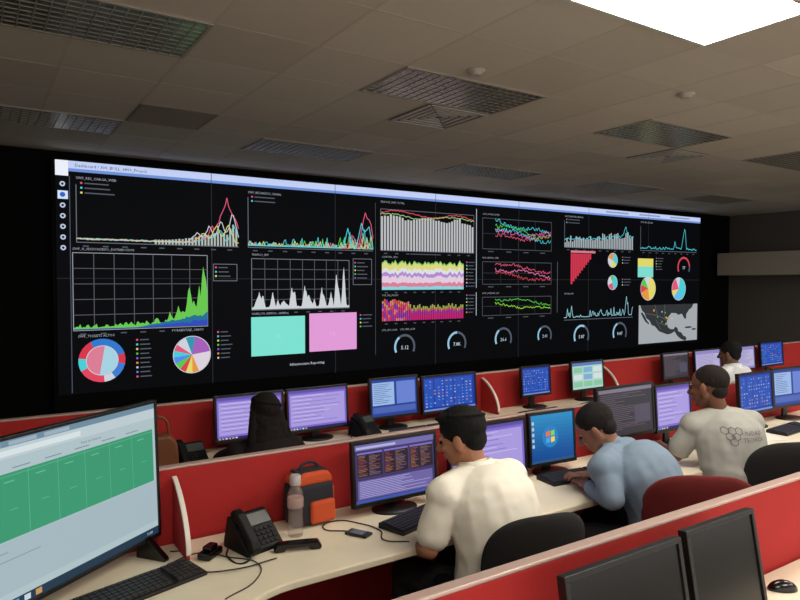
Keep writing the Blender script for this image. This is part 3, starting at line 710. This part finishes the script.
def fuse(name,bm,m,voxel,it,parent=None,disp=0,dsc=.1):
    bmesh.ops.recalc_face_normals(bm,faces=bm.faces[:])
    me=bpy.data.meshes.new('tmp'); bm.to_mesh(me); bm.free()
    o=bpy.data.objects.new('tmp',me); COL.objects.link(o)
    r=o.modifiers.new('r','REMESH'); r.mode='VOXEL'; r.voxel_size=voxel
    s=o.modifiers.new('s','SMOOTH'); s.factor=.5; s.iterations=it
    if disp:
        d=o.modifiers.new('d','DISPLACE'); d.texture=ctex('clouds%g'%dsc,dsc); d.strength=disp; d.mid_level=.42; d.texture_coords='LOCAL'
    bpy.context.view_layer.update()
    nm=bpy.data.meshes.new_from_object(o.evaluated_get(bpy.context.evaluated_depsgraph_get()))
    bpy.data.objects.remove(o)
    nm.materials.clear(); nm.materials.append(m)
    for p in nm.polygons: p.use_smooth=True
    k=link(bpy.data.objects.new(name,nm))
    if parent: k.parent=parent
    return k
def cloth(name,c):
    if name in MATS: return MATS[name]
    m=mat(name,c,.92,vary=.02,vs=9,spec=.25); n=m.node_tree.nodes; l=m.node_tree.links; p=n['Principled BSDF']
    tc=n.new('ShaderNodeTexCoord'); mp=n.new('ShaderNodeMapping'); mp.inputs['Rotation'].default_value=(.4,.7,.5); mp.inputs['Scale'].default_value=(7,4,5)
    nz=n.new('ShaderNodeTexNoise'); nz.inputs['Scale'].default_value=1; nz.inputs['Detail'].default_value=2; nz.inputs['Distortion'].default_value=.25
    b=n.new('ShaderNodeBump'); b.inputs['Strength'].default_value=.45; b.inputs['Distance'].default_value=.03
    l.new(tc.outputs['Object'],mp.inputs['Vector']); l.new(mp.outputs['Vector'],nz.inputs['Vector']); l.new(nz.outputs['Fac'],b.inputs['Height']); l.new(b.outputs['Normal'],p.inputs['Normal'])
    return m
def person(x,y,rot,label,P):
    skin=mat('skin_'+P['id'],P['skin'],.55,bump=.05,bs=200,vary=.08,vs=25)
    L=P.get('lean',.12); zN=P.get('zn',1.06); nx=P.get('nx',0)
    pel=V(0,0,.55); N=V(nx,L,zN); hb=P.get('hump',.04); wst=pel.lerp(N,.36)+V(0,-.045-hb*.3,0); chs=pel.lerp(N,.72)+V(0,-hb,.01)
    hc=Vector(P['head']); MH=Matrix.Translation(hc)@Matrix.Rotation(math.radians(P.get('yaw',0)),4,'Z')@Matrix.Rotation(math.radians(P.get('pitch',0)),4,'X')@Matrix.Scale(P.get('hs',1.0),4)
    wd=P.get('w',1.0)
    sh=[N+V(s*.170*wd,-.005,-.065) for s in (-1,1)]
    el=[Vector(P['elbL']),Vector(P['elbR'])]; wr=[Vector(P['wrL']),Vector(P['wrR'])]
    hip=[V(s*.095,0.0,.54) for s in (-1,1)]; kn=[V(s*.14,.43,.52) for s in (-1,1)]; an=[V(s*.13,.46,.09) for s in (-1,1)]
    def torso(bm,g):
        cap(bm,hip[0],hip[1],.115+g,.115+g)
        cap(bm,pel,wst,.165*wd+g,.16*wd+g,1,.80); cap(bm,wst,chs,.16*wd+g,.168*wd+g,1,.74)
        cap(bm,chs,N+V(0,0,-.08),.168*wd+g,.12+g,1,.66)
        cap(bm,sh[0],N+V(-.05,-.01,-.045),.058+g,.062+g); cap(bm,sh[1],N+V(.05,-.01,-.045),.058+g,.062+g)
        cap(bm,N+V(0,-.01,-.05),N+V(0,-.005,.0),.09+g,.050+g*.5)
    bm=BM(); torso(bm,0)
    cap(bm,N+V(0,0,-.03),MH@V(0,-.02,-.05),.055,.056)
    for i in (0,1):
        cap(bm,sh[i],el[i],.05,.04); cap(bm,el[i],wr[i],.041,.027)
        cap(bm,hip[i],kn[i],.085,.06); cap(bm,kn[i],an[i],.056,.04); cap(bm,an[i]+V(0,0,-.03),an[i]+V(0,.13,-.05),.04,.032)
        f=(wr[i]-el[i]); hd=P.get('hand'+'LR'[i]); f=Vector(hd).normalized() if hd else V(f.x,f.y,f.z*.3).normalized()
        up=V(0,0,1); sd=f.cross(up).normalized(); up=sd.cross(f).normalized()
        B=Matrix((( sd.x,f.x,up.x,wr[i].x),(sd.y,f.y,up.y,wr[i].y),(sd.z,f.z,up.z,wr[i].z),(0,0,0,1)))
        cap(bm,(0,.0,0),(0,.03,0),.027,.03,1,.7,ref=sd,M=B)
        ell(bm,(0,.05,0),(.041,.048,.017),B)
        for q,(ox,ln) in enumerate([(-.030,.062),(-.010,.072),(.010,.068),(.029,.052)]):
            cap(bm,(ox,.085,0),(ox*1.15,.085+ln*.5,.004),.0095,.009,M=B); cap(bm,(ox*1.15,.085+ln*.5,.004),(ox*1.2,.085+ln*.95,-.014),.009,.0075,M=B)
        ts=1 if i==0 else -1
        cap(bm,(ts*.028,.03,-.004),(ts*.052,.06,-.008),.013,.011,M=B); cap(bm,(ts*.052,.06,-.008),(ts*.058,.09,-.012),.011,.009,M=B)
    # head
    ell(bm,(0,-.012,.03),(.075,.094,.085),MH); ell(bm,(0,.028,-.025),(.063,.062,.082),MH); ell(bm,(0,.038,-.078),(.042,.045,.034),MH)
    for s in (-1,1):
        cap(bm,(s*.06,-.005,-.04),(s*.03,.05,-.085),.022,.022,M=MH)
        ell(bm,(s*.084,-.004,-.010),(.010,.020,.033),MH)
        ell(bm,(s*.028,.08,.018),(.022,.010,.007),MH); ell(bm,(s*.036,.066,-.022),(.02,.018,.018),MH)
    cap(bm,(0,.086,.008),(0,.108,-.026),.009,.014,M=MH); ell(bm,(0,.094,-.030),(.019,.012,.009),MH)
    ell(bm,(0,.084,-.054),(.024,.012,.006),MH); ell(bm,(0,.082,-.065),(.021,.012,.006),MH)
    body=fuse('person',bm,skin,.0055,2)
    body.location=(x,y,0); body.rotation_euler=(0,0,math.radians(rot)); tag(body,label,'person')
    for s in (-1,1):
        bm=BM(); ell(bm,(s*.030,.0815,.002),(.011,.008,.0075),MH); o=mk('eye',bm,mat('eye_dark',(.12,.09,.08),.2),body,smooth=True)
    # hair
    bm=BM(); t=P.get('hair_t',.006)
    ell(bm,(0,-.022,.042),(.076+t,.091+t,.078+t),MH); ell(bm,(0,-.054,-.014),(.058+t,.042+t,.050+t),MH)
    if t>.008:
        ell(bm,(0,.030,.088),(.058,.045,.030),MH); ell(bm,(.02,.0,.100),(.055,.07,.03),MH)
        for s in (-1,1): ell(bm,(s*.068,-.005,.034),(.014,.030,.028),MH)
        for q in range(70):   # short tufts break up the outline
            th=q*2.4; el_=.0+1.3*((q*.618)%1)
            dx,dy,dz=math.cos(th)*math.cos(el_),math.sin(th)*math.cos(el_),math.sin(el_)
            if dy>.6 and dz<.55: continue
            b0=V(dx*.080,-.022+dy*.094,.045+dz*.082); cap(bm,b0,b0+V(dx*.008,dy*.008-.008,dz*.006-.004),.008,.003,M=MH)
    if P.get('long'):
        for k in range(7): ell(bm,(.008*math.sin(k*2),-.055-.007*k,-.02-.036*k),(.092+.007*k,.052,.06),MH)
        for s in (-1,1):
            cap(bm,(s*.072,-.02,.02),(s*.110,-.05,-.12),.030,.034,M=MH); cap(bm,(s*.110,-.05,-.12),(s*.145,-.06,-.25),.034,.018,M=MH)
            cap(bm,(s*.05,-.090,-.05),(s*.08,-.12,-.29),.024,.014,M=MH)
        cap(bm,(0,-.10,-.1),(.01,-.13,-.32),.024,.012,M=MH)
    hm=mat('hair_'+P['id'],P['hairc'],.75,bump=.8,bs=260,spec=.25,vary=.3,vs=60)
    fuse('hair',bm,hm,.0045,1,body,.003 if t>.008 else .0015,.02)
    # shirt
    sm=cloth('shirt_'+P['id'],P['shirt'])
    g=P.get('g',.020)
    bm=BM(); torso(bm,g)
    for i in (0,1):
        if P.get('sleeve','short')=='short':
            e2=sh[i].lerp(el[i],.74); cap(bm,sh[i],e2,.066,.068)
        else:
            w2=el[i].lerp(wr[i],.88); cap(bm,sh[i],el[i],.068,.058); cap(bm,el[i],w2,.058,.044)
    shirt=fuse('shirt',bm,sm,.008,8,body,.016,.11)
    # collar
    if P.get('collar',True):
        bm=BM(); ax=(MH@V(0,-.02,-.05)-N).normalized()
        R1=[];n=24
        for k,(rr,hh) in enumerate([(.104,-.030),(.078,.044),(.066,.048),(.066,-.012)]):
            R1.append([bm.verts.new(N+V(rr*math.cos(2*math.pi*i/n),-.008+rr*math.sin(2*math.pi*i/n),0)+ax*(hh-.014*math.sin(2*math.pi*i/n))) for i in range(n)])
        for a,b in zip(R1,R1[1:]+R1[:1]):
            for i in range(n): bm.faces.new((a[i],a[(i+1)%n],b[(i+1)%n],b[i]))
        bmesh.ops.recalc_face_normals(bm,faces=bm.faces[:]); mk('collar',bm,sm,body,smooth=True)
    # trousers
    bm=BM(); cap(bm,hip[0],hip[1],.124,.124); cap(bm,pel+V(0,0,-.02),pel+V(0,-.004,.03),.172*wd,.168*wd,1,.8)
    for i in (0,1): cap(bm,hip[i],kn[i],.098,.074); cap(bm,kn[i],an[i]+V(0,-.005,.02),.072,.062)
    fuse('trousers',bm,mat('trousers_'+P['id'],P['pants'],.9,bump=.6,bs=14),.01,3,body,.012,.1)
    for i in (0,1):
        bm=BM(); cap(bm,an[i]+V(0,-.02,-.045),an[i]+V(0,.15,-.05),.044,.038,1.1,1)
        for v in bm.verts: v.co.z=max(.001,v.co.z)
        mk('shoe',bm,M_gblk,body,smooth=True)
    return body,shirt
person(1.84,2.05,8,'man with thick black hair in cream polo shirt seated at desk',dict(id='polo',skin=(.66,.45,.34),hairc=(.055,.05,.05),shirt=(.92,.90,.85),pants=(.08,.08,.10),
   lean=.13,zn=1.035,hump=.05,head=(-.03,.20,1.17),yaw=30,pitch=-18,hair_t=.010,hs=1.05,elbL=(-.29,.13,.765),wrL=(-.17,.355,.665),handL=(.25,.9,-.15),elbR=(.28,.18,.82),wrR=(.20,.43,.785),w=1.22,g=.022))
person(2.90,1.98,22,'man with short dark hair in blue-gray shirt leaning over desk',dict(id='blue',skin=(.52,.35,.27),hairc=(.09,.07,.07),shirt=(.48,.55,.63),pants=(.10,.10,.13),
   lean=.27,zn=.985,hump=.07,head=(-.02,.37,1.075),yaw=15,pitch=-36,hair_t=.006,hs=1.05,elbL=(-.27,.20,.80),wrL=(-.10,.37,.785),elbR=(.28,.26,.80),wrR=(.12,.44,.785),w=1.20,sleeve='long',g=.022))
b3,sh3=person(3.75,2.14,-22,'man with cropped hair in gray t-shirt with printed emblem on back',dict(id='gray',skin=(.45,.29,.21),hairc=(.12,.09,.08),shirt=(.64,.64,.62),pants=(.12,.13,.18),
   lean=.11,zn=1.055,hump=.05,head=(-.07,.14,1.21),yaw=32,pitch=-8,hair_t=.002,hs=1.12,elbL=(-.27,.16,.80),wrL=(-.20,.42,.785),elbR=(.27,.16,.80),wrR=(.18,.42,.785),w=1.14,collar=False,g=.022))
person(1.41,3.54,0,'woman with long dark hair in dark top facing the screens',dict(id='woman',skin=(.6,.42,.33),hairc=(.10,.07,.065),shirt=(.12,.09,.10),pants=(.08,.08,.1),
   lean=.06,zn=.93,head=(0,.08,1.075),yaw=12,pitch=-5,hair_t=.009,long=True,elbL=(-.24,.16,.80),wrL=(-.12,.38,.785),elbR=(.24,.16,.80),wrR=(.12,.38,.785),w=.98,collar=False,g=.018))
person(6.25,3.52,-5,'person with short dark hair in white shirt at far desk',dict(id='white',skin=(.42,.29,.22),hairc=(.06,.05,.05),shirt=(.90,.91,.93),pants=(.1,.1,.12),
   lean=.08,zn=1.0,head=(0,.11,1.14),yaw=20,pitch=-8,hair_t=.008,elbL=(-.24,.16,.80),wrL=(-.12,.38,.785),elbR=(.24,.16,.80),wrR=(.12,.38,.785)))
# printed emblem on the gray t-shirt back
lc=Cv(0)
def hexo(cx,cz,r,w,col):
    pts=[(cx+r*math.cos(math.pi/6+k*math.pi/3),cz+r*math.sin(math.pi/6+k*math.pi/3)) for k in range(7)]
    for a,b in zip(pts,pts[1:]):
        m2=[(a[0]+(b[0]-a[0])*j/4,a[1]+(b[1]-a[1])*j/4) for j in range(5)]; lc.line(m2,w,col,1)
dk=(.40,.40,.41)
for hx,hz,hr in [(-.105,.95,.020),(-.070,.95,.020),(-.088,.980,.020),(-.088,.920,.020),(-.122,.980,.020),(-.053,.980,.020),(-.088,.95,.008)]: hexo(hx,hz+.015,hr,.0038,dk)
lc.text('UNIDAD',-.04,.970,.034,dk,1); lc.text('TECNICA',-.04,.934,.034,dk,1)
bvh=BVHTree.FromPolygons([v.co for v in sh3.data.vertices],[p.vertices[:] for p in sh3.data.polygons])
nv=[]
for vx,_,vz in lc.v:
    h=bvh.ray_cast(Vector((vx,-.8,vz)),Vector((0,1,0)))
    nv.append((vx,(h[0].y if h[0] else -.1)-.005,vz))
lc.v=nv
lc.build('shirt_emblem',colmat('print_ink',False,rough=.8),b3,(0,0,0))

# ================================================================= LIGHT
w=bpy.data.worlds.new('World'); S.world=w; w.use_nodes=True
w.node_tree.nodes['Background'].inputs[0].default_value=(1,.95,.88,1); w.node_tree.nodes['Background'].inputs[1].default_value=1.6
# camera
cd=bpy.data.cameras.new('Camera'); cam=link(bpy.data.objects.new('Camera',cd)); cd.sensor_width=36; cd.lens=36*654/800
cam.location=(0,0,H); cam.rotation_euler=(math.radians(90-1.58),0,math.radians(-33.1)); cd.clip_start=.05
S.camera=cam
